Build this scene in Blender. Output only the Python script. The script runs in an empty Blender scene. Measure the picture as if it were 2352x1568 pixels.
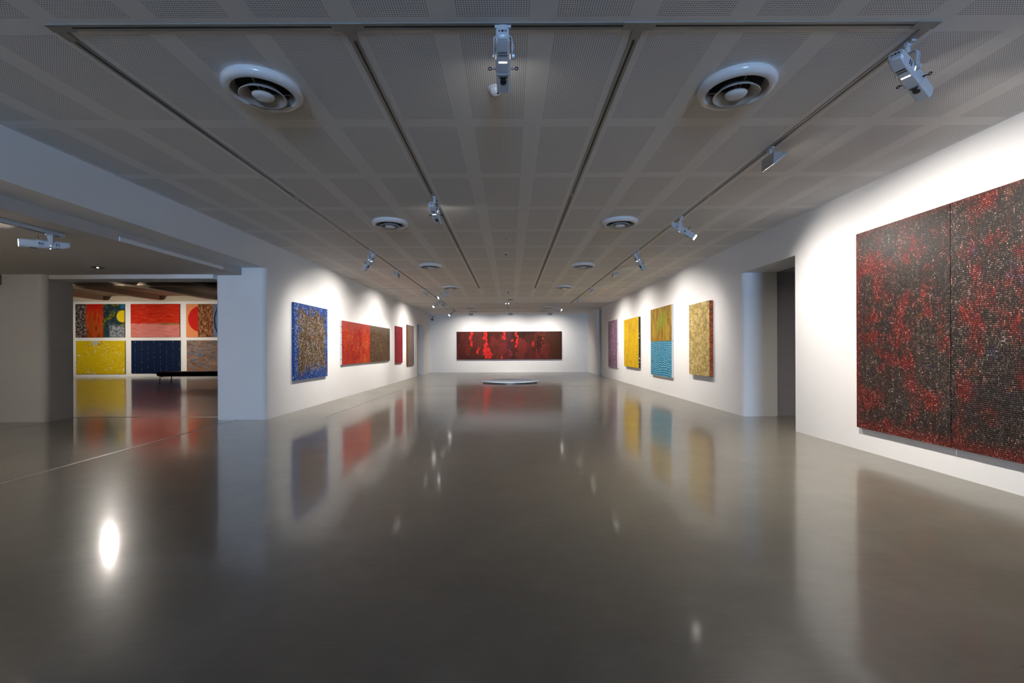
import bpy, bmesh, math, random
from mathutils import Matrix, Vector
random.seed(7)
R = math.radians
scene = bpy.context.scene
COL = scene.collection

# ------------------------------------------------------------------ camera
CAM_H = 1.264
cam_d = bpy.data.cameras.new('camera')
cam = bpy.data.objects.new('camera', cam_d)
COL.objects.link(cam)
cam_d.sensor_width = 36.0
cam_d.lens = 36.0 * 1040.0 / 2352.0
cam_d.shift_x = 4.0 / 2352.0
cam_d.shift_y = 19.0 / 2352.0
cam_d.clip_start = 0.05
cam_d.clip_end = 200
cam.matrix_world = Matrix.Translation((0, 0, CAM_H)) @ Matrix.Rotation(R(90), 4, 'X') @ Matrix.Rotation(R(-0.22), 4, 'Z')
scene.camera = cam

# ------------------------------------------------------------------ world, exposure
world = bpy.data.worlds.new('sky')
scene.world = world
world.use_nodes = True
wn = world.node_tree.nodes
wn['Background'].inputs['Color'].default_value = (0.40, 0.62, 1.0, 1)
wn['Background'].inputs['Strength'].default_value = 72.0
vs = scene.view_settings
vs.view_transform = 'Standard'
vs.look = 'None'
vs.gamma = 1.0
vs.exposure = 0.2
vs.use_curve_mapping = False
scene.cycles.use_denoising = True
scene.cycles.use_adaptive_sampling = True
scene.cycles.adaptive_threshold = 0.05
scene.cycles.max_bounces = 6
scene.cycles.diffuse_bounces = 3
scene.cycles.glossy_bounces = 3
scene.cycles.transmission_bounces = 1
scene.cycles.caustics_reflective = False
scene.cycles.caustics_refractive = False
scene.cycles.sample_clamp_indirect = 6.0

# daylight window behind the camera: portal that guides sky light through it
pl = bpy.data.lights.new('window_portal', 'AREA')
pl.shape = 'RECTANGLE'; pl.size = 3.5; pl.size_y = 2.6
pl.cycles.is_portal = True
plo = bpy.data.objects.new('window_portal', pl)
COL.objects.link(plo)
plo.matrix_world = Matrix.Translation((0.9, -14.02, 1.6)) @ Matrix.Rotation(R(90), 4, 'X')

WARM = (1.0, 0.90, 0.78)
WHITE = (1.0, 0.93, 0.86)

# ------------------------------------------------------------------ colour + node helpers
def lin(c):
    return c / 12.92 if c <= 0.04045 else ((c + 0.055) / 1.055) ** 2.4
def C(hexs, k=1.0):
    h = hexs.lstrip('#')
    return tuple(min(1.0, lin(int(h[i:i + 2], 16) / 255) * k) for i in (0, 2, 4)) + (1.0,)

class G:
    """small helper around a material's node tree"""
    def __init__(s, name):
        s.mat = bpy.data.materials.new(name)
        s.mat.use_nodes = True
        s.nt = s.mat.node_tree
        s.bsdf = s.nt.nodes['Principled BSDF']
        s._obj = None
    def node(s, t):
        return s.nt.nodes.new(t)
    def put(s, sock, v):
        if isinstance(v, bpy.types.NodeSocket):
            s.nt.links.new(v, sock)
        else:
            sock.default_value = v
    def xyz(s):
        if s._obj is None:
            tc = s.node('ShaderNodeTexCoord'); sp = s.node('ShaderNodeSeparateXYZ')
            s.nt.links.new(tc.outputs['Object'], sp.inputs[0])
            s._obj = (sp.outputs[0], sp.outputs[1], sp.outputs[2], tc.outputs['Object'])
        return s._obj
    def m(s, op, a, b=None, c=None, clamp=False):
        n = s.node('ShaderNodeMath'); n.operation = op; n.use_clamp = clamp
        s.put(n.inputs[0], a)
        if b is not None: s.put(n.inputs[1], b)
        if c is not None: s.put(n.inputs[2], c)
        return n.outputs[0]
    def add(s, a, b): return s.m('ADD', a, b)
    def mul(s, a, b): return s.m('MULTIPLY', a, b)
    def comb(s, x, y, z):
        n = s.node('ShaderNodeCombineXYZ')
        s.put(n.inputs[0], x); s.put(n.inputs[1], y); s.put(n.inputs[2], z)
        return n.outputs[0]
    def noise(s, vec, scale=1.0, detail=2.0, rough=0.5, dist=0.0):
        n = s.node('ShaderNodeTexNoise')
        s.put(n.inputs['Vector'], vec)
        n.inputs['Scale'].default_value = scale; n.inputs['Detail'].default_value = detail
        n.inputs['Roughness'].default_value = rough; n.inputs['Distortion'].default_value = dist
        return n.outputs['Fac']
    def white(s, vec):
        n = s.node('ShaderNodeTexWhiteNoise'); n.noise_dimensions = '3D'
        s.put(n.inputs['Vector'], vec)
        return n.outputs['Value']
    def smooth(s, v, a, b, lo=0.0, hi=1.0):
        n = s.node('ShaderNodeMapRange'); n.interpolation_type = 'SMOOTHSTEP'
        s.put(n.inputs['Value'], v)
        n.inputs['From Min'].default_value = a; n.inputs['From Max'].default_value = b
        n.inputs['To Min'].default_value = lo; n.inputs['To Max'].default_value = hi
        return n.outputs['Result']
    def mix(s, f, a, b):
        n = s.node('ShaderNodeMix'); n.data_type = 'RGBA'
        s.put(n.inputs[0], f); s.put(n.inputs[6], a); s.put(n.inputs[7], b)
        return n.outputs[2]
    def ramp(s, f, stops, const=False):
        n = s.node('ShaderNodeValToRGB')
        cr = n.color_ramp
        cr.interpolation = 'CONSTANT' if const else 'LINEAR'
        while len(cr.elements) > 1: cr.elements.remove(cr.elements[-1])
        cr.elements[0].position = stops[0][0]; cr.elements[0].color = stops[0][1]
        for p, c in stops[1:]:
            e = cr.elements.new(p); e.color = c
        s.put(n.inputs[0], f)
        return n.outputs['Color']
    def bump(s, height, strength=0.3, dist=0.005):
        n = s.node('ShaderNodeBump')
        n.inputs['Strength'].default_value = strength; n.inputs['Distance'].default_value = dist
        s.put(n.inputs['Height'], height)
        s.nt.links.new(n.outputs[0], s.bsdf.inputs['Normal'])
    def set(s, color=None, rough=None, metal=None, spec=None, emit=None, estr=None, coat=None):
        b = s.bsdf.inputs
        if color is not None: s.put(b['Base Color'], color)
        if rough is not None: s.put(b['Roughness'], rough)
        if metal is not None: s.put(b['Metallic'], metal)
        if spec is not None: s.put(b['Specular IOR Level'], spec)
        if emit is not None:
            s.put(b['Emission Color'], emit); s.put(b['Emission Strength'], estr)
        if coat is not None: s.put(b['Coat Weight'], coat)
        return s.mat

def plain(name, color, rough=0.5, metal=0.0, var=0.04, scale=6.0, spec=0.5):
    """painted / cast surface: colour with faint procedural mottling"""
    g = G(name)
    n = g.noise(g.xyz()[3], scale, 1, 0.6)
    c2 = tuple(min(1, v * (1 + var)) for v in color[:3]) + (1,)
    c1 = tuple(v * (1 - var) for v in color[:3]) + (1,)
    return g.set(g.mix(n, c1, c2), rough, metal, spec)

def emitter(name, color, strength):
    g = G(name)
    return g.set(color=(0.9, 0.9, 0.9, 1), rough=0.3, emit=color + (1,) if len(color) == 3 else color, estr=strength)

# ------------------------------------------------------------------ materials of the place
def wall_mat():
    g = G('white_wall_paint')
    n = g.noise(g.xyz()[3], 1.3, 3, 0.5)
    f = g.noise(g.xyz()[3], 220.0, 2, 0.5)
    return g.set(g.mix(n, (0.80, 0.795, 0.785, 1), (0.85, 0.845, 0.84, 1)), 0.65, 0, 0.3)
def floor_mat():
    g = G('polished_concrete')
    x, y, z, v = g.xyz()
    big = g.noise(v, 0.35, 4, 0.6, 0.6)
    mid = g.noise(v, 2.4, 6, 0.65, 0.3)
    fine = g.noise(g.comb(g.mul(x, 3.0), g.mul(y, 40.0), 0.0), 1.0, 4, 0.7, 0.2)
    speck = g.noise(v, 130.0, 2, 0.5)
    col = g.mix(g.smooth(big, 0.3, 0.7), (0.155, 0.138, 0.108, 1), (0.205, 0.181, 0.138, 1))
    col = g.mix(g.mul(g.smooth(mid, 0.4, 0.75), 0.45), col, (0.25, 0.222, 0.175, 1))
    chip = g.mul(g.smooth(g.noise(v, 17.0, 1, 0.4), 0.80, 0.81), g.smooth(g.noise(v, 0.9, 1, 0.4), 0.5, 0.6))
    col = g.mix(g.mul(chip, 0.6), col, (0.04, 0.04, 0.035, 1))
    scuff = g.noise(g.comb(g.mul(x, 5.0), g.mul(y, 11.0), 4.0), 1.0, 6, 0.8, 1.5)
    col = g.mix(g.mul(g.smooth(scuff, 0.60, 0.75), 0.30), col, (0.09, 0.08, 0.065, 1))
    col = g.mix(g.mul(g.smooth(fine, 0.45, 0.8), 0.18), col, (0.30, 0.27, 0.22, 1))
    crough = g.add(g.smooth(mid, 0.2, 0.8, 0.075, 0.115), g.mul(g.smooth(fine, 0.35, 0.75), 0.025))
    g.put(g.bsdf.inputs['Coat Weight'], 0.78)
    g.put(g.bsdf.inputs['Coat Roughness'], crough)
    return g.set(col, 0.285, 0, 0.34)
M = {}
M['wall'] = wall_mat()
M['floor'] = floor_mat()
M['ceil'] = plain('grey_white_ceiling_paint', (0.84, 0.825, 0.805, 1), 0.7, 0, 0.03, 1.5, 0.3)
M['absorber'] = plain('light_absorbing_charcoal', (0.06, 0.06, 0.062, 1), 0.7)  # invented dark finish that stops the unseen rear hall bouncing daylight
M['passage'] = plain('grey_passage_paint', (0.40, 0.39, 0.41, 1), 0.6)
M['hole_dark'] = plain('hole_shade_black', (0.012, 0.012, 0.012, 1), 0.95)  # shade inside the ceiling holes, put into the colour
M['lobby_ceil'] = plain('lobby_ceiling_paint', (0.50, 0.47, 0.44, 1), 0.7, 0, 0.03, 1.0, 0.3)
M['concrete_warm'] = plain('warm_painted_concrete', (0.60, 0.52, 0.40, 1), 0.75, 0, 0.08, 1.5, 0.3)
M['track'] = plain('grey_track_aluminium', (0.30, 0.30, 0.28, 1), 0.45, 0.3)
M['slot'] = plain('black_track_slot', (0.008, 0.008, 0.008, 1), 0.6)
M['lamp'] = plain('pale_grey_lamp_enamel', (0.56, 0.60, 0.65, 1), 0.35, 0.15, 0.02)
M['lampdark'] = plain('grey_washer_enamel', (0.34, 0.35, 0.36, 1), 0.4, 0.2, 0.02)
M['black'] = plain('black_plastic', (0.012, 0.012, 0.013, 1), 0.4)
M['chrome'] = plain('chrome', (0.75, 0.75, 0.76, 1), 0.12, 1.0, 0.02)
M['steel'] = plain('brushed_floor_steel', (0.62, 0.60, 0.57, 1), 0.3, 0.9, 0.05)
M['groove'] = plain('dark_floor_joint', (0.03, 0.028, 0.025, 1), 0.6)
M['vent'] = plain('glossy_white_vent_enamel', (0.72, 0.72, 0.72, 1), 0.18, 0, 0.03)
M['ventin'] = plain('grey_mottled_vent_enamel', (0.42, 0.41, 0.39, 1), 0.45, 0, 0.12, 14)  # greyer, mottled finish for the inner vent parts
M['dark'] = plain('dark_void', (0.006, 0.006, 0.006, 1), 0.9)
M['white'] = plain('white_plastic', (0.75, 0.75, 0.73, 1), 0.35, 0, 0.02)
M['grey'] = plain('mid_grey_plastic', (0.22, 0.22, 0.22, 1), 0.4, 0, 0.02)
M['leather'] = plain('black_leather', (0.010, 0.009, 0.009, 1), 0.45, 0, 0.2, 30)
M['door'] = plain('pale_door_paint', (0.62, 0.60, 0.58, 1), 0.5, 0, 0.02)
M['lens'] = emitter('lit_lens', (1.0, 0.95, 0.88), 25.0)
M['slotglow'] = emitter('lit_vent_slot', (1.0, 0.96, 0.9), 2.2)
M['tube'] = emitter('lit_washer_glass', (1.0, 0.95, 0.88), 9.0)
M['led'] = emitter('small_led', (1.0, 0.97, 0.92), 3.0)

# ------------------------------------------------------------------ mesh helpers
class MB:
    def __init__(s):
        s.v = []; s.f = []; s.mi = []
    def quadset(s, vs, fs, mi=0):
        o = len(s.v)
        s.v += [tuple(p) for p in vs]
        s.f += [tuple(o + i for i in f) for f in fs]
        s.mi += [mi] * len(fs)
    def box(s, x0, x1, y0, y1, z0, z1, mi=0):
        vs = [(x0, y0, z0), (x1, y0, z0), (x1, y1, z0), (x0, y1, z0), (x0, y0, z1), (x1, y0, z1), (x1, y1, z1), (x0, y1, z1)]
        s.quadset(vs, [(0, 3, 2, 1), (4, 5, 6, 7), (0, 1, 5, 4), (1, 2, 6, 5), (2, 3, 7, 6), (3, 0, 4, 7)], mi)
        return s
    def prism(s, poly, z0, z1, mi=0):
        """ccw polygon (x, y) extruded in z"""
        n = len(poly)
        vs = [(x, y, z0) for x, y in poly] + [(x, y, z1) for x, y in poly]
        fs = [tuple(range(n - 1, -1, -1)), tuple(range(n, 2 * n))]
        fs += [(i, (i + 1) % n, n + (i + 1) % n, n + i) for i in range(n)]
        s.quadset(vs, fs, mi)
        return s
    def prism_y(s, poly, y0, y1, mi=0):
        """polygon (x, z) extruded along y"""
        n = len(poly)
        vs = [(x, y0, z) for x, z in poly] + [(x, y1, z) for x, z in poly]
        fs = [tuple(range(n)), tuple(range(2 * n - 1, n - 1, -1))]
        fs += [(i, n + i, n + (i + 1) % n, (i + 1) % n) for i in range(n)]
        s.quadset(vs, fs, mi)
        return s
    def loft_y(s, sections, cap=True, mi=0):
        """list of (y, [(x, z)...]) rings joined along y"""
        n = len(sections[0][1]); vs = []
        for y, ring in sections: vs += [(x, y, z) for x, z in ring]
        fs = []
        for k in range(len(sections) - 1):
            a, b = k * n, (k + 1) * n
            fs += [(a + i, b + i, b + (i + 1) % n, a + (i + 1) % n) for i in range(n)]
        if cap:
            fs.append(tuple(range(n))); fs.append(tuple(range(len(vs) - 1, len(vs) - n - 1, -1)))
        s.quadset(vs, fs, mi)
        return s
    def lathe(s, prof, seg=40, mi=0, cx=0, cy=0, cz=0):
        vs = []; fs = []
        for r, z in prof:
            for k in range(seg):
                a = 2 * math.pi * k / seg
                vs.append((cx + r * math.cos(a), cy + r * math.sin(a), cz + z))
        for j in range(len(prof) - 1):
            for k in range(seg):
                k2 = (k + 1) % seg
                fs.append((j * seg + k, j * seg + k2, (j + 1) * seg + k2, (j + 1) * seg + k))
        s.quadset(vs, fs, mi)
        return s
    def tube(s, pts, r, seg=8, mi=0, cap=True):
        pts = [Vector(p) for p in pts]
        vs = []; fs = []
        up = Vector((0, 0, 1))
        for i, p in enumerate(pts):
            d = (pts[min(i + 1, len(pts) - 1)] - pts[max(i - 1, 0)]).normalized()
            ref = up if abs(d.dot(up)) < 0.95 else Vector((1, 0, 0))
            a = d.cross(ref).normalized(); b = d.cross(a)
            for k in range(seg):
                t = 2 * math.pi * k / seg
                vs.append(p + a * (r * math.cos(t)) + b * (r * math.sin(t)))
        for i in range(len(pts) - 1):
            for k in range(seg):
                k2 = (k + 1) % seg
                fs.append((i * seg + k, i * seg + k2, (i + 1) * seg + k2, (i + 1) * seg + k))
        if cap:
            fs.append(tuple(range(seg))); fs.append(tuple(range(len(vs) - 1, len(vs) - seg - 1, -1)))
        s.quadset(vs, fs, mi)
        return s
    def ring(s, c, R_, r, axis='X', seg=14, sub=6, mi=0):
        """small torus around axis"""
        vs = []; fs = []
        c = Vector(c)
        ax = {'X': (Vector((0, 1, 0)), Vector((0, 0, 1)), Vector((1, 0, 0))), 'Y': (Vector((1, 0, 0)), Vector((0, 0, 1)), Vector((0, 1, 0))),
              'Z': (Vector((1, 0, 0)), Vector((0, 1, 0)), Vector((0, 0, 1)))}[axis]
        for i in range(seg):
            t = 2 * math.pi * i / seg
            d = ax[0] * math.cos(t) + ax[1] * math.sin(t)
            for j in range(sub):
                p = 2 * math.pi * j / sub
                vs.append(c + d * (R_ + r * math.cos(p)) + ax[2] * (r * math.sin(p)))
        for i in range(seg):
            for j in range(sub):
                i2, j2 = (i + 1) % seg, (j + 1) % sub
                fs.append((i * sub + j, i2 * sub + j, i2 * sub + j2, i * sub + j2))
        s.quadset(vs, fs, mi)
        return s
    def mesh(s, name, mats, smooth=None):
        me = bpy.data.meshes.new(name)
        me.from_pydata(s.v, [], s.f)
        bm = bmesh.new(); bm.from_mesh(me)
        bmesh.ops.recalc_face_normals(bm, faces=bm.faces)
        bm.to_mesh(me); bm.free()
        for m in (mats if isinstance(mats, (list, tuple)) else [mats]): me.materials.append(m)
        if len(set(s.mi)) > 1:
            me.polygons.foreach_set('material_index', s.mi)
        if smooth is not None:
            me.shade_smooth()
            me.set_sharp_from_angle(angle=R(smooth))
        return me

def obj(name, me, parent=None, mat4=None):
    o = bpy.data.objects.new(name, me)
    COL.objects.link(o)
    if parent is not None: o.parent = parent
    if mat4 is not None: o.matrix_local = mat4
    return o
def tag(o, label, cat, group=None):
    o['label'] = label; o['category'] = cat
    if group: o['group'] = group
    return o
def thing(name, label, cat, loc=(0, 0, 0), rz=0.0, group=None):
    o = bpy.data.objects.new(name, None)
    COL.objects.link(o)
    o.empty_display_size = 0.1
    o.location = loc; o.rotation_euler = (0, 0, rz)
    return tag(o, label, cat, group)
def struct(name, mb, mat, label=None, parent=None, smooth=None):
    o = obj(name, mb.mesh(name, mat, smooth), parent)
    if parent is None:
        o['kind'] = 'structure'
        if label: o['label'] = label
    return o
def arc(cx, cy, r, a0, a1, n=8):
    return [(cx + r * math.cos(R(a0 + (a1 - a0) * i / n)), cy + r * math.sin(R(a0 + (a1 - a0) * i / n))) for i in range(n + 1)]

# ================================================================== THE SETTING
XL, XR = -4.49, 4.364          # faces of the hall walls
XL2 = -5.39                    # far face of the thick left wall
ZC = 3.268                     # hall ceiling
YB = 25.4                      # end wall
ZT = 4.2
YR = -14.0                      # rear wall
struct('floor', MB().box(-27.3, 8.5, YR - 0.3, 26.0, -0.2, 0.0), M['floor'], 'polished grey-brown concrete floor with soft reflections')

# left wall, rounded at its free end, with a doorway near the end wall
rr = 0.09
poly = arc(XL - rr, 8.30 + rr, rr, 0, -90)[::-1]
poly = [(XL2, 21.85)] + arc(XL2 + 0.05, 8.30 + 0.05, 0.05, 180, 270, 6) + poly + [(XL, 21.85)]
wl = MB().prism(poly, 0, ZT)
wl.box(XL2, XL, 21.85, 23.35, 2.52, ZT).box(XL2, XL, 23.35, YB + 0.3, 0, ZT)
struct('wall_left', wl, M['wall'], 'thick white left wall ending in a rounded pier', smooth=40)
d1 = struct('door_1', MB().box(XL2 + 0.05, XL2 + 0.10, 21.85, 23.35, 0.0, 2.52), M['door'], 'pale door set deep in the left wall near the end')
hb = MB().box(XL2 + 0.10, XL2 + 0.13, 22.02, 22.05, 0.98, 1.10).box(XL2 + 0.13, XL2 + 0.145, 22.02, 22.14, 1.03, 1.05)
struct('door_handle', hb, M['chrome'], parent=d1)

# right wall: near part, doorway, long part, side opening, last part
wr = MB()
wr.box(XR, 4.95, -1.0, 6.93, 0, ZT)
wr.box(XR, 4.95, 6.93, 8.569, 2.69, ZT)
rp = [(5.0, 21.6), (XR, 21.6)] + arc(XR + rr, 8.48 + rr, rr, 180, 270) + [(5.0, 8.48)]
wr.prism(rp, 0, ZT)
wr.box(XR, 5.6, 22.8, YB + 0.3, 0, ZT)
wr.box(5.55, 5.65, 21.4, 23.0, 0, ZT).box(5.0, 5.6, 21.3, 21.6, 0, ZT).box(XR, 5.6, 21.5, 22.9, ZC - 0.002, ZT)
struct('wall_right', wr, M['wall'], 'white right wall with a doorway in its near half', smooth=40)
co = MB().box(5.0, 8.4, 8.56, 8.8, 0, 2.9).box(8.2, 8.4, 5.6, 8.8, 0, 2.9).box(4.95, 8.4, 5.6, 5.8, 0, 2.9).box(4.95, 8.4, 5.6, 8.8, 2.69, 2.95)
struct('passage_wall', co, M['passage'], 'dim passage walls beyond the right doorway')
struct('wall_far', MB().box(-5.6, 5.7, YB, YB + 0.3, 0, ZT), M['wall'], 'brightly lit white end wall of the hall')

# rear wall behind the camera with a wide daylight window
WX0, WX1, WZ0, WZ1 = -0.85, 2.65, 0.3, 2.9
wb = MB().box(-5.2, WX0, YR - 0.3, YR, 0, ZT).box(WX1, 5.0, YR - 0.3, YR, 0, ZT)
wb.box(WX0, WX1, YR - 0.3, YR, 0, WZ0).box(WX0, WX1, YR - 0.3, YR, WZ1, ZT)
struct('wall_rear', wb, M['absorber'])  # unseen, darkened to soak up daylight bounce
gp = G('window_glass')
tr = gp.node('ShaderNodeBsdfTransparent'); gl = gp.node('ShaderNodeBsdfGlossy'); mx = gp.node('ShaderNodeMixShader')
gl.inputs['Roughness'].default_value = 0.02; mx.inputs[0].default_value = 0.06
gp.nt.links.new(tr.outputs[0], mx.inputs[1]); gp.nt.links.new(gl.outputs[0], mx.inputs[2])
gp.nt.links.new(mx.outputs[0], gp.nt.nodes['Material Output'].inputs[0])
fr = MB().box(WX0, WX1, YR - 0.2, YR - 0.1, WZ0, WZ0 + 0.06).box(WX0, WX1, YR - 0.2, YR - 0.1, WZ1 - 0.06, WZ1)
for i in range(5): fr.box(WX0 + i * 0.86, WX0 + 0.06 + i * 0.86, YR - 0.2, YR - 0.1, WZ0 + 0.06, WZ1 - 0.06)
w1 = struct('window_1', fr, M['grey'], 'wide daylight window in the rear wall')
for i in range(4):
    struct('window_pane', MB().box(WX0 + 0.06 + i * 0.86, WX0 + 0.86 + i * 0.86, YR - 0.155, YR - 0.145, WZ0 + 0.06, WZ1 - 0.06), gp.mat, parent=w1)

# lobby on the left: dropped beam, lower ceiling, partition with wide opening
struct('trim_1', MB().box(-4.92, XL, 1.0, 8.389, 2.785, ZT), M['wall'], 'deep white beam over the left opening')
struct('lobby_ceiling', MB().box(-13.2, -4.92, 0.8, 8.36, 2.65, 3.2), M['lobby_ceil'], 'low plain lobby ceiling on the left')
struct('trim_2', MB().prism_y([(-4.92, 2.652), (-4.905, 2.652), (-4.905, 2.70), (-4.92, 2.712)], 5.7, 7.75), M['wall'], 'slim conduit strip along the lobby ceiling edge')
rp2 = [(-13.2, 8.12)] + arc(-8.35 - 0.1, 8.12 + 0.1, 0.1, -90, 0) + [(-8.35, 8.65), (-13.2, 8.65)]
struct('wall_partition', MB().prism(rp2, 0, ZT), M['wall'], 'white partition wall left of the wide opening', smooth=40)
struct('trim_3', MB().box(-8.36, XL2 + 0.01, 8.2, 8.62, 2.575, ZT), M['wall'], 'shallow lintel above the wide opening')
struct('unseen_light_screen', MB().box(-10.2, -10.0, 0.7, 8.65, 0, ZT).box(-10.0, -4.92, 0.7, 1.0, 0, ZT), M['wall'])  # unseen, added to screen the partition from daylight and bounce lamp light
fo = MB().box(-4.92, XL, YR - 0.3, 1.0, 0, ZT).box(XR, 4.95, YR - 0.3, -1.0, 0, ZT).box(XL, XR, YR, -1.0, ZC - 0.05, ZT)
struct('unseen_dark_surround', fo, M['absorber'])  # added unseen shell, dark so window light arrives from one direction

# second gallery behind the partition
struct('gallery_wall', MB().box(-27.2, -5.0, 22.5, 22.8, 0, ZT).box(-27.2, -27.0, 8.4, 22.8, 0, ZT).box(-27.2, -13.2, 8.4, 8.65, 0, ZT), M['wall'], 'white wall of the second gallery carrying six paintings')
struct('trim_4', MB().box(-27.0, XL2, 22.44, 22.5, 3.74, 4.0), M['concrete_warm'], 'brown band above the second gallery wall')
cg = struct('gallery_ceiling', MB().box(-27.2, -5.3, 8.6, 22.8, 4.0, 4.25), M['concrete_warm'], 'exposed concrete ceiling of the second gallery')
for i in range(7):
    x1 = -25.4 + 2.75 * i
    struct('concrete_beam', MB().box(x1 - 0.34, x1, 8.65, 22.15, 3.79, 4.0), M['concrete_warm'], parent=cg)
for y in (12.6, 17.45):
    struct('concrete_cross_beam', MB().box(-27, XL2, y, y + 0.45, 3.80, 4.0), M['concrete_warm'], parent=cg)

# floor strips and saw cuts
def strip(p, q, w, h):
    p, q = Vector(p), Vector(q); d = (q - p).normalized(); n = Vector((-d.y, d.x)) * (w / 2)
    return MB().prism([tuple(p - n), tuple(q - n), tuple(q + n), tuple(p + n)], 0.0005, h)
struct('trim_5', strip((-4.79, 2.3), (-5.055, 8.25), 0.035, 0.004), M['steel'], 'steel expansion strip across the floor at the left opening')
struct('trim_6', strip((-8.35, 8.67), (XL2, 8.67), 0.045, 0.004), M['steel'], 'pale threshold strip under the wide opening')
struct('trim_7', strip((-8.21, 2.0), (-8.23, 8.1), 0.014, 0.0015), M['groove'])
struct('trim_8', strip((-4.4, 15.8), (4.3, 15.8), 0.012, 0.0015), M['groove'])
struct('trim_9', strip((-3.49, 8.5), (-3.49, 25.0), 0.010, 0.0015), M['groove'])

# ---- hall ceiling: perforated boards set in a plain margin
PX, PY = 0.6009, 1.2025
GX0, GY0 = -0.997, 2.797
FW, FH = 0.442, 1.064
cols = [GX0 + PX * (k + 0.5) for k in range(-6, 9)]
rows = [GY0 + PY * (j + 0.5) for j in range(-2, 12)]
xf = [(max(c - FW / 2, XL + 0.035), c + FW / 2) for c in cols]
yf = [(r - FH / 2, r + FH / 2) for r in rows]
mb = MB()
def ceil_rect(x0, x1, y0, y1):
    mb.quadset([(x0, y0, ZC), (x1, y0, ZC), (x1, y1, ZC), (x0, y1, ZC)], [(0, 3, 2, 1)])
yprev = -1.0
for y0, y1 in yf + [(None, None)]:
    ceil_rect(XL - 0.02, XR + 0.02, yprev, y0 if y0 else YB + 0.1)
    if y0 is None: break
    xp = XL - 0.02
    for x0, x1 in xf:
        ceil_rect(xp, x0, y0, y1); xp = x1
    ceil_rect(xp, XR + 0.02, y0, y1)
    yprev = y1
ceiling = struct('ceiling', mb, M['ceil'], 'grey-white hall ceiling of perforated acoustic boards')
struct('dark_hole_backing', MB().box(XL - 0.02, XR + 0.4, -1.0, YB + 0.2, ZC + 0.02, ZC + 0.05), M['hole_dark'], parent=ceiling)  # added black sheet that makes the holes look dark
def perforated(w, h, pitch=0.0152, hole=0.0031):
    nx, ny = round(w / pitch), round(h / pitch)
    px, py = w / nx, h / ny
    v = []; f = []
    for j in range(ny + 1):
        for i in range(nx + 1):
            v.append((i * px, j * py, 0))
    for j in range(ny):
        for i in range(nx):
            cx, cy = (i + .5) * px, (j + .5) * py
            o = len(v)
            for k in range(8):
                a = R(22.5 + 45 * k)
                v.append((cx + hole * math.cos(a), cy + hole * math.sin(a), 0))
            a, b, c, d = j * (nx + 1) + i, j * (nx + 1) + i + 1, (j + 1) * (nx + 1) + i + 1, (j + 1) * (nx + 1) + i
            # ring indices: 0 NE-e,1 NE-n,2 NW-n,3 NW-w,4 SW-w,5 SW-s,6 SE-s,7 SE-e
            f += [(c, o + 1, o + 0), (c, d, o + 2, o + 1), (d, o + 3, o + 2), (d, a, o + 4, o + 3),
                  (a, o + 5, o + 4), (a, b, o + 6, o + 5), (b, o + 7, o + 6), (b, c, o + 0, o + 7)]
    me = bpy.data.meshes.new('perforated_board')
    me.from_pydata(v, [], f)
    me.materials.append(M['ceil'])
    return me
pm_full = perforated(FW, FH)
pm_left = perforated(xf[0][1] - xf[0][0], FH)
for j, (y0, y1) in enumerate(yf):
    for i, (x0, x1) in enumerate(xf):
        o = obj('ceiling_panel', pm_left if i == 0 else pm_full, ceiling)
        o.location = (x0, y0, ZC)
# fine shadow joints across the plain far end of the ceiling
for k, y in enumerate((14.72, 19.4, 21.6)):
    struct('trim_%d' % (10 + k), MB().box(XL + 0.01, XR - 0.01, y, y + 0.03, ZC - 0.004, ZC), M['track'])

# ================================================================== LIGHT TRACKS
TX = [-2.80, -0.997, 0.806, 2.605]
def track(name, label, a, b, z=ZC):
    """flush track from a to b: two flanges either side of a dark slot, coupler plates along it"""
    a, b = Vector(a), Vector(b); L = (b - a).length
    ang = math.atan2(b.y - a.y, b.x - a.x)
    t = thing('lighting_track', label, 'light track', (a.x, a.y, z), ang, 'ceiling light tracks')
    for s in (-1, 1):
        f = MB().prism_y([(0.008 * s, 0), (0.030 * s, 0), (0.030 * s, -0.004), (0.028 * s, -0.006), (0.008 * s, -0.006)], 0, L)
        m4 = Matrix.Rotation(R(-90), 4, 'Z')
        obj('rail', f.mesh('rail', M['track']), t, m4)
    obj('slot', MB().box(0, L, -0.0078, 0.0078, -0.0055, -0.001).mesh('slot', M['slot']), t)
    return t
YT = 2.80
t_x = track('t', 'light track crossing the near end of the hall ceiling', (TX[0], YT), (TX[3], YT))
tl = track('t', 'long light track along the left side of the hall ceiling', (TX[0], YT + 0.125), (TX[0], 23.7))
t2 = track('t', 'inner left light track ending in mid-hall', (TX[1], YT + 0.125), (TX[1], 14.72))
t3 = track('t', 'inner right light track ending in mid-hall', (TX[2], YT + 0.125), (TX[2], 14.72))
tr_ = track('t', 'long light track along the right side of the hall ceiling', (TX[3], YT + 0.125), (TX[3], 19.4))
track('t', 'light track crossing the ceiling just before the end wall', (-2.9, 23.8), (2.9, 23.8))
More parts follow.
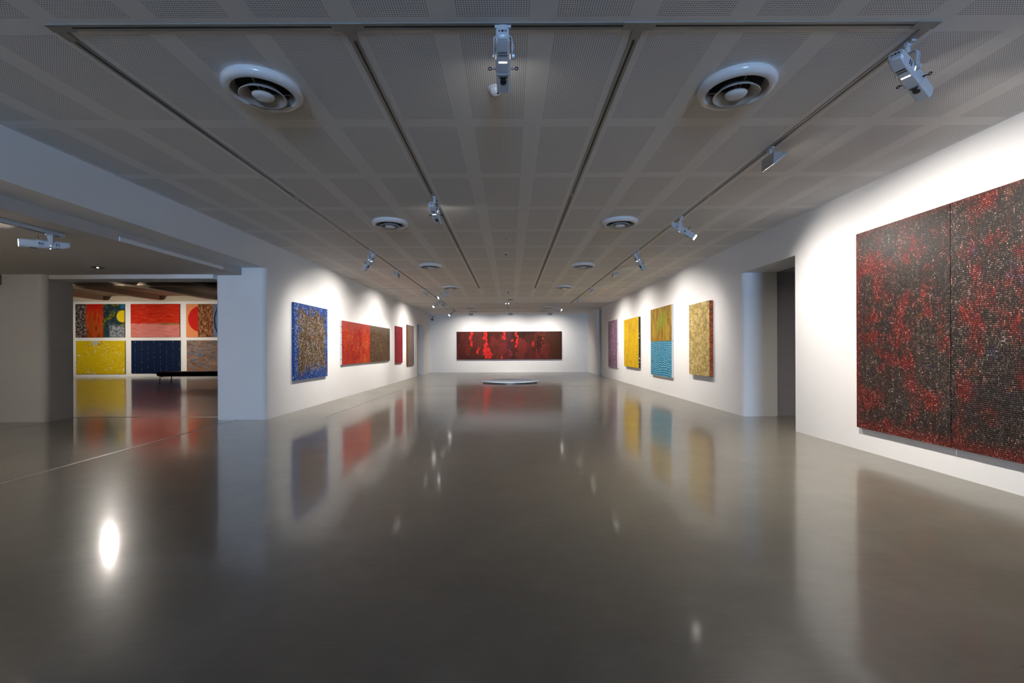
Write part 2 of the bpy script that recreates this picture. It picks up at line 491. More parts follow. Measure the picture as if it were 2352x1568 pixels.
# corner and tee couplers on the crossing track (its local x runs along the hall's x)
def coup(x0, x1, y0, y1, slant=0):
    me = MB().box(x0, x1, y0, y1, -0.0095, -0.0005)
    obj('connector', me.mesh('connector', M['track']), t_x)
for x in TX:
    e0 = -0.10 if x not in (TX[0],) else -0.045
    e1 = 0.10 if x not in (TX[3],) else 0.045
    coup(x - TX[0] + e0, x - TX[0] + e1, -0.032, 0.032)
    coup(x - TX[0] - 0.032, x - TX[0] + 0.032, 0.032, 0.12)
for t, ys in ((tl, (5.95, 9.0, 12.1)), (t2, (5.85, 8.9, 11.9)), (t3, (5.85, 8.9, 11.9)), (tr_, (5.9, 9.1, 12.2))):
    for y in ys:
        obj('coupling', MB().box(y - YT - 0.175, y - YT - 0.075, -0.031, 0.031, -0.0075, -0.0005).mesh('coupling', M['track']), t)
# lobby track
tlb = thing('lighting_track', 'surface light track under the low lobby ceiling on the left', 'light track', (-5.3, 1.5, 2.65), R(90), 'ceiling light tracks')
obj('rail', MB().box(0, 3.87, -0.03, 0.03, -0.038, -0.0005).mesh('rail', M['lamp']), tlb)
obj('slot', MB().box(0, 3.83, -0.012, 0.012, -0.0395, -0.038).mesh('slot', M['slot']), tlb)

# ================================================================== PROJECTOR SPOTLIGHTS
def octo(w, h, c=0.3, dz=0.0):
    x, z = w / 2, h / 2; k = c * min(x, z) * 2 * 0.5
    return [(-x + k, -z + dz), (x - k, -z + dz), (x, -z + k + dz), (x, z - k + dz), (x - k, z + dz), (-x + k, z + dz), (-x, z - k + dz), (-x, -z + k + dz)]
PM = {}
def pm(key, mb_, mat, smooth=35):
    PM[key] = mb_.mesh(key, mat, smooth)
b = MB().loft_y([(-0.165, octo(0.074, 0.05, .35, 0.012)), (-0.155, octo(0.080, 0.066, .35, 0.006)), (-0.11, octo(0.084, 0.082)), (0.00, octo(0.086, 0.084)), (0.02, octo(0.092, 0.090)), (0.09, octo(0.092, 0.090))])
pm('housing', b, M['lamp'])
b = MB().loft_y([(0.097, octo(0.090, 0.088)), (0.25, octo(0.088, 0.086)), (0.25, octo(0.078, 0.076)), (0.235, octo(0.078, 0.076))], cap=False)
b.loft_y([(0.088, octo(0.097, 0.095)), (0.097, octo(0.097, 0.095))])
pm('barrel', b, M['lamp'])
b = MB()
for rowy in (-0.075, -0.055):
    for i in range(9):
        x = -0.026 + i * 0.0058
        b.box(x, x + 0.0032, rowy, rowy + 0.012, -0.0430, -0.0405)
    for s in (-1, 1):
        for i in range(6):
            z = -0.018 + i * 0.0062
            b.box(s * 0.0415, s * 0.0436, rowy, rowy + 0.012, z, z + 0.0034)
for x in (-0.022, -0.015, 0.015, 0.022): b.box(x - 0.0018, x + 0.0018, -0.1672, -0.164, 0.008, 0.02)
b.box(-0.006, 0.006, -0.1675, -0.164, 0.008, 0.02)
pm('vent_slots', b, M['black'], None)
b = MB()
for i in range(8):
    x = -0.026 + i * 0.0066
    b.box(x, x + 0.004, -0.004, 0.005, -0.0450, -0.041)
for s in (-1, 1):
    for i in range(5):
        z = -0.016 + i * 0.0066
        b.box(s * 0.0418, s * 0.0447, -0.004, 0.005, z, z + 0.004)
pm('glow_slots', b, M['slotglow'], None)
b = MB().prism_y(octo(0.077, 0.075, .3), 0.236, 0.2485)
pm('lens', b, M['lens'], None)
def handle(dx, dz):
    mb_ = MB()
    d = Vector((dx, 0, dz))
    p0 = Vector((0, 0.093, 0)) + d * 0.046
    mb_.tube([p0, p0 + d * 0.016], 0.006, 6).tube([p0 + d * 0.014, p0 + d * 0.03], 0.0035, 6)
    mb_.ring(p0 + d * 0.039, 0.010, 0.0032, 'Y' if dz == 0 else 'Y', 12, 6)
    return mb_
pm('shutter_a', handle(1, 0), M['black'])
pm('shutter_b', handle(-1, 0), M['black'])
pm('shutter_c', handle(0, 1), M['black'])
b = MB().prism([(-0.025, 0.112), (0.025, 0.112), (0.006, 0.134), (0.006, 0.142), (-0.006, 0.142), (-0.006, 0.134)], -0.0485, -0.0435)
b.lathe([(0.0, -0.006), (0.019, -0.006), (0.021, -0.003), (0.019, 0.0)], 16, 0, 0.0, 0.150, -0.043)
pm('shutter_plate', b, M['black'])
b = MB()
pts = [(-0.056, 0, 0.0), (-0.056, 0, 0.10), (-0.048, 0, 0.115), (0.048, 0, 0.115), (0.056, 0, 0.10), (0.056, 0, 0.0)]
for p, q in zip(pts[:-1], pts[1:]):
    p, q = Vector(p), Vector(q)
    d = (q - p).normalized(); nn = Vector((-d.z, 0, d.x)) * 0.0025
    vs = []
    for c in (p - nn, q - nn, q + nn, p + nn): vs += [(c.x, -0.017, c.z), (c.x, 0.017, c.z)]
    b.quadset(vs, [(0, 2, 4, 6), (1, 7, 5, 3), (0, 1, 3, 2), (2, 3, 5, 4), (4, 5, 7, 6), (6, 7, 1, 0)])
b.tube([(0.056, 0, 0), (0.072, 0, 0)], 0.016, 12).tube([(-0.056, 0, 0), (-0.062, 0, 0)], 0.012, 10)
b.tube([(0.060, 0.0, 0.03), (0.064, 0.01, 0.07), (0.058, 0.02, 0.105), (0.03, 0.012, 0.12)], 0.003, 6)
pm('yoke', b, M['lamp'])
b = MB().lathe([(0.0, -0.07), (0.014, -0.07), (0.018, -0.05), (0.016, -0.044), (0.016, -0.03), (0.021, -0.026), (0.021, -0.0), (0.0, 0.0)], 14)
pm('stem', b, M['lamp'])
b = MB().box(-0.05, 0.05, -0.014, 0.014, -0.016, 0.0).box(-0.022, 0.022, -0.018, 0.018, -0.02, 0.0)
pm('adapter', b, M['lamp'], None)

def projector(label, attach, target, power, angle, along='Y', glow=True, lens_lit=True, drop=0.185, blend=0.95, col=WHITE):
    at = Vector(attach)
    t = thing('track_spotlight', label, 'spotlight', at, 0, 'track spotlights')
    piv = Vector((0, 0, -drop))
    d = (Vector(target) - (at + piv)).normalized()
    pan = math.atan2(-d.x, d.y); tilt = math.asin(d.z)
    Mp = Matrix.Translation(piv) @ Matrix.Rotation(pan, 4, 'Z')
    Mb = Mp @ Matrix.Rotation(tilt, 4, 'X')
    obj('track_adapter', PM['adapter'], t, Matrix.Rotation(R(90 if along == 'Y' else 0), 4, 'Z'))
    obj('stem', PM['stem'], t)
    obj('yoke', PM['yoke'], t, Mp)
    h = obj('housing', PM['housing'], t, Mb)
    obj('vent_slots', PM['vent_slots'], h)['kind'] = 'stuff'
    if glow: obj('lit_slots', PM['glow_slots'], h)['kind'] = 'stuff'
    br = obj('barrel', PM['barrel'], t, Mb)
    obj('lens', PM['lens'], br)
    for k in 'abc': obj('shutter_handle', PM['shutter_' + k], br)
    obj('shutter_plate', PM['shutter_plate'], br)
    if power:
        l = bpy.data.lights.new('spot_beam', 'SPOT')
        l.energy = power; l.spot_size = R(angle); l.spot_blend = blend; l.shadow_soft_size = 0.03; l.color = col
        lo = obj('spot_beam', l, t, Mb @ Matrix.Translation((0, 0.262, 0)) @ Matrix.Rotation(R(90), 4, 'X'))
    return t
ZA = ZC - 0.0065
projector('white spotlight on the crossing track between the two nearest diffusers', (-0.038, YT, ZA), (0, 17.6, 0.05), 3800, 11, 'X')
projector('white spotlight hanging from the inner left track', (-0.985, 5.93, ZA), (0.0, 17.7, 0.05), 2200, 14)
projector('white spotlight at the near right corner of the tracks', (2.61, 2.97, ZA), (4.36, 3.83, 2.30), 60, 95)
projector('spotlight with glaring lens on the right track facing the large dark painting', (2.59, 6.85, ZA), (4.33, 5.7, 1.5), 170, 110)
projector('white spotlight on the right track angled at the beige painting', (2.6, 9.19, ZA), (4.33, 10.4, 1.1), 85, 95)
projector('white spotlight on the left track angled at the blue painting', (-2.80, 9.09, ZA), (-4.45, 10.1, 1.1), 110, 95)
projector('small bright spotlight hung off the left track toward mid-hall', (-2.13, 14.735, ZA), (-4.45, 13.6, 1.5), 120, 55)
projector('bright spotlight on the left track, second farthest', (-2.80, 17.57, ZA), (-4.45, 16.2, 1.5), 100, 50)
projector('bright spotlight on the left track, farthest', (-2.80, 22.05, ZA), (-4.45, 20.3, 1.5), 130, 50)
projector('slim spotlight hanging far down the right side of the ceiling', (2.0, 19.415, ZA), (4.3, 18.3, 1.6), 90, 55)
tag(projector('white spotlight pointing left under the low lobby ceiling', (-5.3, 5.22, 2.611), (-7.1, 3.0, 2.3), 2600, 110, 'Y', drop=0.12),
    'white spotlight pointing left under the low lobby ceiling', 'spotlight', 'track spotlights')

# ================================================================== WALL WASHERS
WM = {}
A_, B_, C_ = (0.0, 0.0), (0.135, 0.0), (0.0, -0.115)
b = MB().prism_y([A_, (0.135, 0.0), (0.135, -0.010), (0.010, -0.115), (0.0, -0.115)], -0.105, 0.105)
WM['housing'] = b.mesh('washer_housing', M['lampdark'])
nx, nz = 0.105, -0.125
ln = math.hypot(nx, nz); nx /= ln; nz /= ln
p, q = Vector((0.122, 0, -0.0209)), Vector((0.023, 0, -0.1041))
off = Vector((nx, 0, nz)) * 0.002
vs = []
for c in (p, q, q + off, p + off): vs += [(c.x, -0.09, c.z), (c.x, 0.09, c.z)]
b = MB(); b.quadset(vs, [(0, 2, 4, 6), (1, 7, 5, 3), (0, 1, 3, 2), (2, 3, 5, 4), (4, 5, 7, 6), (6, 7, 1, 0)])
WM['glass'] = b.mesh('washer_glass', M['tube'])
for s in (-1, 1):
    WM['bezel%d' % s] = MB().prism_y([(0.132, -0.004), (0.138, -0.010), (0.014, -0.120), (0.004, -0.113)], 0.105 * s, 0.112 * s).mesh('washer_bezel', M['lamp'])
b = MB().lathe([(0.0, 0.0), (0.018, 0.0), (0.020, 0.012), (0.013, 0.016), (0.013, 0.05), (0.019, 0.054), (0.019, 0.075), (0, 0.075)], 12, 0, 0.03, 0, 0)
WM['stem'] = b.mesh('washer_stem', M['lamp'], 35)
def washer(label, at, face, power):
    """face: 'L' toward the left wall, 'R' right, 'F' end wall"""
    rz = {'R': 0, 'L': 180, 'F': 90}[face]
    t = thing('wall_washer', label, 'wall washer', at, R(rz), 'wall washer lamps')
    T = Matrix.Translation((-0.03, 0, -0.075))
    obj('track_adapter', PM['adapter'], t, Matrix.Rotation(R(90), 4, 'Z'))
    obj('stem', WM['stem'], t, T)
    obj('housing', WM['housing'], t, T)
    obj('glass', WM['glass'], t, T)
    obj('end_bezel', WM['bezel-1'], t, T); obj('end_bezel', WM['bezel1'], t, T)
    l = bpy.data.lights.new('washer_light', 'AREA')
    l.shape = 'RECTANGLE'; l.size = 0.17; l.size_y = 0.10; l.energy = power; l.color = WHITE
    l.spread = R(141)
    mid = (p + q) / 2 + Vector((nx, 0, nz)) * 0.008
    dvec = Vector((0.42, 0, -0.907))
    zax = -dvec; xax = Vector((0, 1, 0)); yax = zax.cross(xax)
    Mr = Matrix((xax, yax, zax)).transposed().to_4x4()
    obj('washer_light', l, t, T @ Matrix.Translation(mid) @ Mr)
    return t
WP = 72
washer('wedge-shaped wall washer on the right track by the large dark painting', (2.605, 4.52, ZA), 'R', WP * 1.35)
washer('wedge-shaped wall washer on the right track beyond the two spotlights', (2.605, 11.38, ZA), 'R', WP * 1.05)
washer('wedge-shaped wall washer on the right track, second farthest', (2.605, 14.54, ZA), 'R', WP * 1.05)
washer('wedge-shaped wall washer at the far end of the right track', (2.605, 17.31, ZA), 'R', WP * 1.05)
washer('wedge-shaped wall washer on the left track just past the spotlight of the blue painting', (-2.80, 11.3, ZA), 'L', WP * 1.15)
washer('wedge-shaped wall washer midway along the left track', (-2.80, 15.1, ZA), 'L', WP * 1.15)
washer('wedge-shaped wall washer on the left track, farthest', (-2.80, 19.1, ZA), 'L', WP * 1.15)
washer('box lamp above the left part of the end wall painting', (-2.06, 23.8, ZA), 'F', WP * 0.75)
washer('box lamp above the middle of the end wall painting', (0.03, 23.8, ZA), 'F', WP * 0.75)
washer('box lamp above the right part of the end wall painting', (2.11, 23.8, ZA), 'F', WP * 0.75)

# second gallery: spotlights on the concrete beams washing the six paintings
for x, lab in ((-20.07, 'spotlight on the gallery beam facing the left pair of paintings'), (-17.32, 'spotlight on the gallery beam facing the middle pair of paintings'), (-14.57, 'spotlight on the gallery beam facing the right pair of paintings')):
    projector(lab, (x, 14.6, 3.79), (x - 0.2, 22.4, 1.85), 1000, 48, 'Y', glow=False, col=WARM)
projector('spotlight in the second gallery whose lens glares on the floor', (-10.55, 11.9, 3.99), (-3.2, 3.6, 0.0), 110, 30, 'Y', glow=False)

# ================================================================== AIR DIFFUSERS
VM = {}
VM['outer'] = MB().lathe([(0.272, 0.0), (0.282, -0.018), (0.278, -0.040), (0.258, -0.058), (0.232, -0.064), (0.220, -0.060), (0.216, -0.052), (0.200, -0.020), (0.192, -0.002)], 56).mesh('vent_outer', M['vent'], 50)
VM['cone'] = MB().lathe([(0.214, -0.050), (0.188, -0.012), (0.186, -0.004)], 56).mesh('vent_cone', M['ventin'], 50)
VM['mid'] = MB().lathe([(0.098, -0.026), (0.150, -0.078), (0.162, -0.082), (0.165, -0.078), (0.156, -0.070), (0.104, -0.020), (0.098, -0.026)], 48).mesh('vent_mid', M['ventin'], 50)
VM['dish'] = MB().lathe([(0.0, -0.096), (0.040, -0.094), (0.066, -0.086), (0.078, -0.074), (0.080, -0.068), (0.070, -0.066), (0.030, -0.052), (0.0, -0.048)], 40).mesh('vent_dish', M['vent'], 60)
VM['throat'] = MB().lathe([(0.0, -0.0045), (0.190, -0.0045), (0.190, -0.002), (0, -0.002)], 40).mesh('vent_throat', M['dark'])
b = MB()
for k in range(3):
    a = R(30 + 120 * k)
    b.tube([(0.185 * math.cos(a), 0.185 * math.sin(a), -0.012), (0.03 * math.cos(a), 0.03 * math.sin(a), -0.055)], 0.006, 6)
b.tube([(0, 0, -0.004), (0, 0, -0.05)], 0.012, 8)
VM['spider'] = b.mesh('vent_spider', M['ventin'])
order = ['first past the crossing track', 'second past the crossing track', 'third past the crossing track', 'fourth past the crossing track', 'second closest to the end wall', 'closest to the end wall']
for side, x, ys in (('left', -1.868, (3.44, 7.08, 10.68, 14.32, 21.1, 23.2)), ('right', 1.722, (3.44, 7.08, 10.68, 14.32, 21.1, 23.2))):
    for i, y in enumerate(ys):
        t = thing('ceiling_diffuser', 'round white ceiling air diffuser in the %s row, %s' % (side, order[i]), 'air diffuser', (x, y, ZC), 0.5 * i, 'round air diffusers on the hall ceiling')
        if i == 5: t.scale = (0.85, 0.85, 0.9)
        for nme, k in (('outer_ring', 'outer'), ('inner_cone', 'cone'), ('middle_ring', 'mid'), ('centre_dish', 'dish'), ('throat', 'throat'), ('support_arms', 'spider')):
            obj(nme, VM[k], t)

# ================================================================== SMALL CEILING FITTINGS
t = thing('smoke_detector', 'round glossy dome detector beside the nearest spotlight', 'detector', (-0.105, 3.47, ZC))
obj('base', MB().lathe([(0, 0), (0.055, 0), (0.055, -0.010), (0.048, -0.014)], 28).mesh('detector_base', M['white'], 40), t)
obj('dome', MB().lathe([(0.047, -0.012), (0.045, -0.03), (0.034, -0.048), (0.018, -0.057), (0.0, -0.060)], 28).mesh('detector_dome', M['vent'], 60), t)
obj('sensor_eye', MB().lathe([(0, 0), (0.010, 0.0), (0.009, -0.008), (0, -0.009)], 12, 0, 0.018, -0.02, -0.046).mesh('sensor_eye', M['black']), t)
def sprinkler(label, x, y):
    t = thing('sprinkler', label, 'sprinkler', (x, y, ZC), 0, 'ceiling sprinkler heads')
    obj('rose', MB().lathe([(0, 0), (0.055, 0), (0.05, -0.008), (0.02, -0.012), (0, -0.012)], 24).mesh('rose', M['white'], 40), t)
    obj('head', MB().lathe([(0.016, -0.012), (0.014, -0.035), (0.024, -0.042), (0.022, -0.05), (0.0, -0.052)], 16).mesh('head', M['black'], 40), t)
    obj('deflector', MB().lathe([(0, -0.055), (0.03, -0.055), (0.03, -0.058), (0, -0.058)], 20).mesh('deflector', M['chrome']), t)
sprinkler('small dark sprinkler head in the centre of the ceiling, nearest', -0.083, 9.39)
sprinkler('small dark sprinkler head in the centre of the ceiling, middle', -0.06, 15.55)
sprinkler('small dark sprinkler head in the centre of the ceiling, farthest', -0.055, 21.7)
t = thing('flush_downlight', 'small flush round fitting in a perforated panel ahead of the nearest sprinkler', 'speaker', (-0.07, 8.17, ZC))  # flush downlight, built unlit as a grey disc
obj('bezel', MB().lathe([(0.05, 0), (0.062, -0.004), (0.064, 0.0)], 28).mesh('bezel', M['ceil'], 40), t)
obj('grille', MB().lathe([(0, -0.002), (0.05, -0.002), (0.05, 0), (0, 0)], 24).mesh('grille', M['grey']), t)
t = thing('dark_ceiling_grille', 'flat dark oval grille in the middle of the ceiling toward the end', 'grille', (0.01, 18.12, ZC))
obj('bezel', MB().lathe([(0.11, 0), (0.135, -0.008), (0.14, 0.0)], 32).mesh('bezel', M['lamp'], 40), t)
obj('grille', MB().lathe([(0, -0.004), (0.112, -0.004), (0.112, 0), (0, 0)], 32).mesh('grille', M['dark']), t)
t = thing('emergency_light', 'twin lamp ceiling fitting with a thin drop rod near the far end', 'emergency light', (-0.12, 19.3, ZC - 0.004))
obj('plate', MB().box(-0.09, 0.09, -0.03, 0.03, -0.025, 0.0).mesh('plate', M['white']), t)
for s in (-1, 1):
    obj('lamp_head', MB().lathe([(0, -0.055), (0.016, -0.05), (0.022, -0.040), (0.02, -0.025), (0, -0.025)], 16, 0, 0.06 * s, 0, 0).mesh('lamp_head', M['led'], 50), t)
obj('drop_rod', MB().tube([(0, 0, -0.02), (0, 0, -0.24)], 0.012, 8).mesh('drop_rod', M['grey'], 40), t)
t = thing('recessed_downlight', 'small chrome recessed downlight in the lobby ceiling', 'downlight', (-6.81, 7.48, 2.65))
obj('trim_ring', MB().lathe([(0.07, 0), (0.10, -0.006), (0.105, 0.0)], 28).mesh('trim_ring', M['chrome'], 40), t)
obj('reflector', MB().lathe([(0, -0.001), (0.03, -0.002), (0.07, -0.003), (0.07, 0), (0, 0)], 24).mesh('reflector', M['black']), t)
obj('bulb', MB().lathe([(0, -0.014), (0.014, -0.012), (0.018, -0.002), (0, -0.001)], 16).mesh('bulb', M['led'], 50), t)
t = thing('security_camera', 'small dome security camera high in the left end corner', 'security camera', (-4.34, YB, 3.03))
obj('bracket', MB().box(-0.05, 0.05, -0.03, 0, -0.06, 0.10).tube([(0, -0.02, 0.05), (0, -0.14, 0.05), (0, -0.16, 0.02)], 0.022, 10).mesh('bracket', M['grey'], 40), t)
obj('shell', MB().lathe([(0, 0.03), (0.06, 0.02), (0.085, -0.02), (0.085, -0.045), (0.0, -0.045)], 24, 0, 0, -0.17, 0).mesh('shell', M['white'], 50), t)
obj('dome', MB().lathe([(0.075, -0.045), (0.068, -0.08), (0.045, -0.108), (0.0, -0.12)], 24, 0, 0, -0.17, 0).mesh('dome', M['black'], 60), t)
t = thing('wall_speaker', 'small dark speaker box high on the lobby partition at the left edge', 'speaker', (-9.22, 8.12, 2.46))
obj('cabinet', MB().box(-0.11, 0.11, -0.13, -0.02, 0.0, 0.17).mesh('cabinet', M['grey']), t)
obj('grille', MB().box(-0.095, 0.095, -0.137, -0.13, 0.015, 0.155).mesh('grille', M['black']), t)
obj('bracket', MB().box(-0.03, 0.03, -0.02, 0.0, 0.03, 0.14).mesh('bracket', M['grey']), t)

# ================================================================== BENCH IN THE SECOND GALLERY
t = thing('bench', 'long black upholstered bench with slim metal legs', 'bench', (-12.2, 17.7, 0.0), R(3))
b = MB()
prof = [(-0.36, 0.33), (-0.34, 0.315), (0.34, 0.315), (0.36, 0.33), (0.36, 0.44), (0.335, 0.462), (-0.335, 0.462), (-0.36, 0.44)]
vs = []
for x in (-1.32, -1.30, 1.30, 1.32):
    k = 0.98 if abs(x) > 1.31 else 1.0
    vs.append([(x, y * k, 0.39 + (z - 0.39) * (0.9 if k < 1 else 1)) for y, z in prof])
n = len(prof); flat = [pnt for r_ in vs for pnt in r_]
fs = [tuple(range(n)), tuple(range(4 * n - 1, 3 * n - 1, -1))]
for k in range(3): fs += [(k * n + i, (k + 1) * n + i, (k + 1) * n + (i + 1) % n, k * n + (i + 1) % n) for i in range(n)]
b.quadset(flat, fs)
obj('cushion', b.mesh('cushion', M['leather'], 40), t)
obj('frame', MB().box(-1.28, 1.28, -0.31, -0.27, 0.285, 0.315).box(-1.28, 1.28, 0.27, 0.31, 0.285, 0.315).mesh('frame', M['chrome']), t)
for x in (-1.22, 0.95):
    for y in (-0.29, 0.29):
        s = 1 if y > 0 else -1
        obj('leg', MB().tube([(x + 0.10, y, 0.30), (x + 0.03, y + 0.01 * s, 0.28), (x, y + 0.02 * s, 0.22), (x - 0.02, y + 0.03 * s, 0.0)], 0.018, 8).mesh('leg', M['lamp'], 40), t)

# ================================================================== FLOOR DISC
t = thing('floor_disc', 'large flat pale blue painted disc lying on the hall floor', 'disc sculpture', (0.0, 17.72, 0.0))
g = G('pale_blue_brushed_paint')
x, y, z, v = g.xyz()
n1 = g.noise(g.comb(g.mul(x, 0.9), g.mul(y, 5.0), 0.0), 1.2, 5, 0.65, 0.8)
n2 = g.noise(g.comb(g.mul(x, 2.5), g.mul(y, 9.0), 3.0), 1.0, 4, 0.6, 0.4)
colr = g.ramp(n1, [(0.25, C('#7d9cba')), (0.42, C('#b4cfe8')), (0.55, C('#cfe0f2')), (0.68, C('#a4bfcc')), (0.8, C('#e4e9f0'))])
colr = g.mix(g.smooth(n2, 0.62, 0.72), colr, C('#47688f'))
discm = g.set(colr, 0.25, 0, 0.5)
obj('painted_top', MB().lathe([(0.0, 0.062), (1.125, 0.062), (1.13, 0.058), (1.13, 0.046), (1.12, 0.044), (0.0, 0.044)], 96).mesh('painted_top', discm, 40), t)
obj('plinth', MB().lathe([(0.0, 0.044), (1.05, 0.044), (1.05, 0.0005), (0.0, 0.0005)], 72).mesh('plinth', M['black'], 40), t)

# ================================================================== PAINTINGS
def weave(g, x, z, cw, ch, amp, wl, seed, soft=0.22, zig=0.0):
    """rows of short dashes following wavy lines: returns dash mask and a random value per dash"""
    n = g.noise(g.comb(g.mul(x, 1.0 / wl), g.mul(z, 0.35 / wl), seed), 1.0, 2, 0.5)
    n2 = g.noise(g.comb(g.mul(x, 0.22 / wl), g.mul(z, 0.2 / wl), seed + 9), 1.0, 1, 0.5)
    zz = g.add(z, g.add(g.mul(g.m('SUBTRACT', n, 0.5), 2 * amp), g.mul(g.m('SUBTRACT', n2, 0.5), 5 * amp)))
    if zig:
        zz = g.add(zz, g.mul(g.m('PINGPONG', x, zig), 0.45))
    a = g.m('DIVIDE', x, cw); bb = g.m('DIVIDE', zz, ch)
    rowi = g.m('FLOOR', bb)
    a = g.add(a, g.mul(g.white(g.comb(rowi, seed, 0.0)), 0.6))
    rnd = g.white(g.comb(g.m('FLOOR', a), rowi, seed))
    fx = g.m('PINGPONG', a, 0.5); fz = g.m('PINGPONG', bb, 0.5)
    mask = g.mul(g.smooth(fx, 0.06, 0.06 + soft), g.smooth(fz, 0.08, 0.08 + soft))
    return mask, rnd

def canvas(label, w, h, loc, rz, colfn, depth=0.05, side=None, rough=0.5, name='painting', cat='painting', group=None, bump=0.35, edge='#d8d5d0', spec=0.12):
    """stretched canvas: painted front sheet on a stretcher whose edges show"""
    t = thing(name, label, cat, loc, rz, group)
    g = G('paint_' + label.split(' on ')[0].replace(' ', '_')[:40])
    x, y, z, v = g.xyz()
    col, hgt = colfn(g, x, z, w, h)
    g.set(col, rough, 0, spec)
    if hgt is not None: g.bump(hgt, bump, 0.004)
    obj('canvas', MB().box(-w / 2, w / 2, -depth, -depth + 0.004, 0, h).mesh('canvas', g.mat), t)
    if side is None:
        sm = plain('canvas_edge', C(edge), 0.7, 0, 0.05, 20)
    else:
        g2 = G('painted_edge')
        sm = g2.set(side(g2, *g2.xyz()[:3]), 0.6, 0, 0.3)
    obj('stretcher', MB().box(-w / 2 + 0.001, w / 2 - 0.001, -depth + 0.004, -0.006, 0.001, h - 0.001).mesh('stretcher', sm), t)
    obj('hanging_cleat', MB().box(-w * 0.3, w * 0.3, -0.006, -0.0005, h * 0.8, h * 0.8 + 0.04).mesh('cleat', M['grey']), t)
    return t
RZL, RZR = R(90), R(-90)
def edge_dist(g, x, z, w, h):
    return g.m('MINIMUM', g.m('SUBTRACT', w / 2, g.m('ABSOLUTE', x)), g.m('MINIMUM', z, g.m('SUBTRACT', h, z)))

# --- colour functions
def c_blue(g, x, z, w, h):
    mk, rn = weave(g, x, z, 0.032, 0.030, 0.024, 0.12, 1.0, 0.2, 0.07)
    f = g.noise(g.comb(g.mul(x, 2.4), g.mul(z, 1.9), 4.0), 1.6, 3, 0.6)
    f2 = g.noise(g.comb(g.mul(x, 7.0), g.mul(z, 3.0), 8.0), 1.0, 3, 0.6)
    d = g.add(edge_dist(g, x, z, w, h), g.mul(g.m('SUBTRACT', f, 0.5), 0.9))
    cm = g.mul(g.smooth(d, 0.09, 0.24), g.smooth(f2, 0.80, 0.66))
    t1 = g.add(g.mul(rn, 0.42), g.mul(f2, 0.58))
    blues = g.ramp(t1, [(0.15, C('#0d1c52')), (0.38, C('#1e45a0')), (0.55, C('#3f6fc4')), (0.70, C('#8fb2e4')), (0.85, C('#e6ecf4'))])
    brown = g.ramp(t1, [(0.15, C('#1c1612')), (0.32, C('#4a341e')), (0.42, C('#8a6230')), (0.50, C('#a8803a')), (0.56, C('#4f4a4c')), (0.63, C('#cfc6b8')), (0.70, C('#587fb8')), (0.80, C('#ece8e0'))])
    col = g.mix(cm, blues, brown)
    dark = g.mix(cm, C('#0a1438'), C('#171008'))
    return g.mix(mk, dark, col), mk
def c_red(g, x, z, w, h):
    mk, rn = weave(g, x, z, 0.020, 0.022, 0.012, 0.10, 2.0, 0.25)
    split = g.smooth(x, 0.0, 0.006)
    f = g.noise(g.comb(g.mul(x, 1.7), g.mul(z, 1.5), 2.0), 1.0, 4, 0.65, 0.5)
    t1 = g.add(g.mul(rn, 0.35), g.mul(f, 0.75))
    red = g.ramp(t1, [(0.28, C('#5f0f0c')), (0.45, C('#a81d16')), (0.57, C('#c22a1c')), (0.68, C('#d2601e')), (0.80, C('#c79a3a'))])
    red = g.mix(g.smooth(z, h * 0.72, h * 1.05), red, C('#b5514a'))
    t2 = g.add(g.mul(rn, 0.55), g.mul(f, 0.5))
    br = g.ramp(t2, [(0.25, C('#1d140c')), (0.45, C('#3f2c1a')), (0.60, C('#5e452c')), (0.75, C('#8a6d48'))])
    br = g.mix(g.smooth(z, h * 0.7, h * 1.1), br, C('#74695c'))
    col = g.mix(split, red, br)
    dark = g.mix(split, C('#6a1410'), C('#1c130b'))
    return g.mix(g.add(0.35, g.mul(mk, 0.65)), dark, col), mk
def c_crimson(g, x, z, w, h):
    mk, rn = weave(g, x, z, 0.09, 0.030, 0.012, 0.16, 3.0, 0.3)
    f = g.noise(g.comb(g.mul(x, 3), g.mul(z, 1.2), 2.0), 1.2, 3, 0.6)
    col = g.ramp(g.add(g.mul(rn, 0.4), g.mul(f, 0.6)), [(0.3, C('#6d1018')), (0.5, C('#931a28')), (0.7, C('#b03848'))])
    return g.mix(g.add(0.5, g.mul(mk, 0.5)), C('#5a0c12'), col), mk
def c_greybrown(g, x, z, w, h):
    mk, rn = weave(g, x, z, 0.022, 0.018, 0.008, 0.1, 4.0, 0.3)
    f = g.noise(g.comb(g.mul(x, 5.0), g.mul(z, 1.0), 2.0), 1.0, 3, 0.6)
    col = g.ramp(g.add(g.mul(rn, 0.35), g.mul(f, 0.65)), [(0.3, C('#4c4038')), (0.45, C('#6b6068')), (0.58, C('#7b6a5c')), (0.72, C('#8a7d84'))])
    col = g.mix(g.smooth(x, -w / 2 + 0.26, -w / 2 + 0.18), col, C('#7a4a1e'))
    return g.mix(g.add(0.6, g.mul(mk, 0.4)), C('#362c26'), col), mk
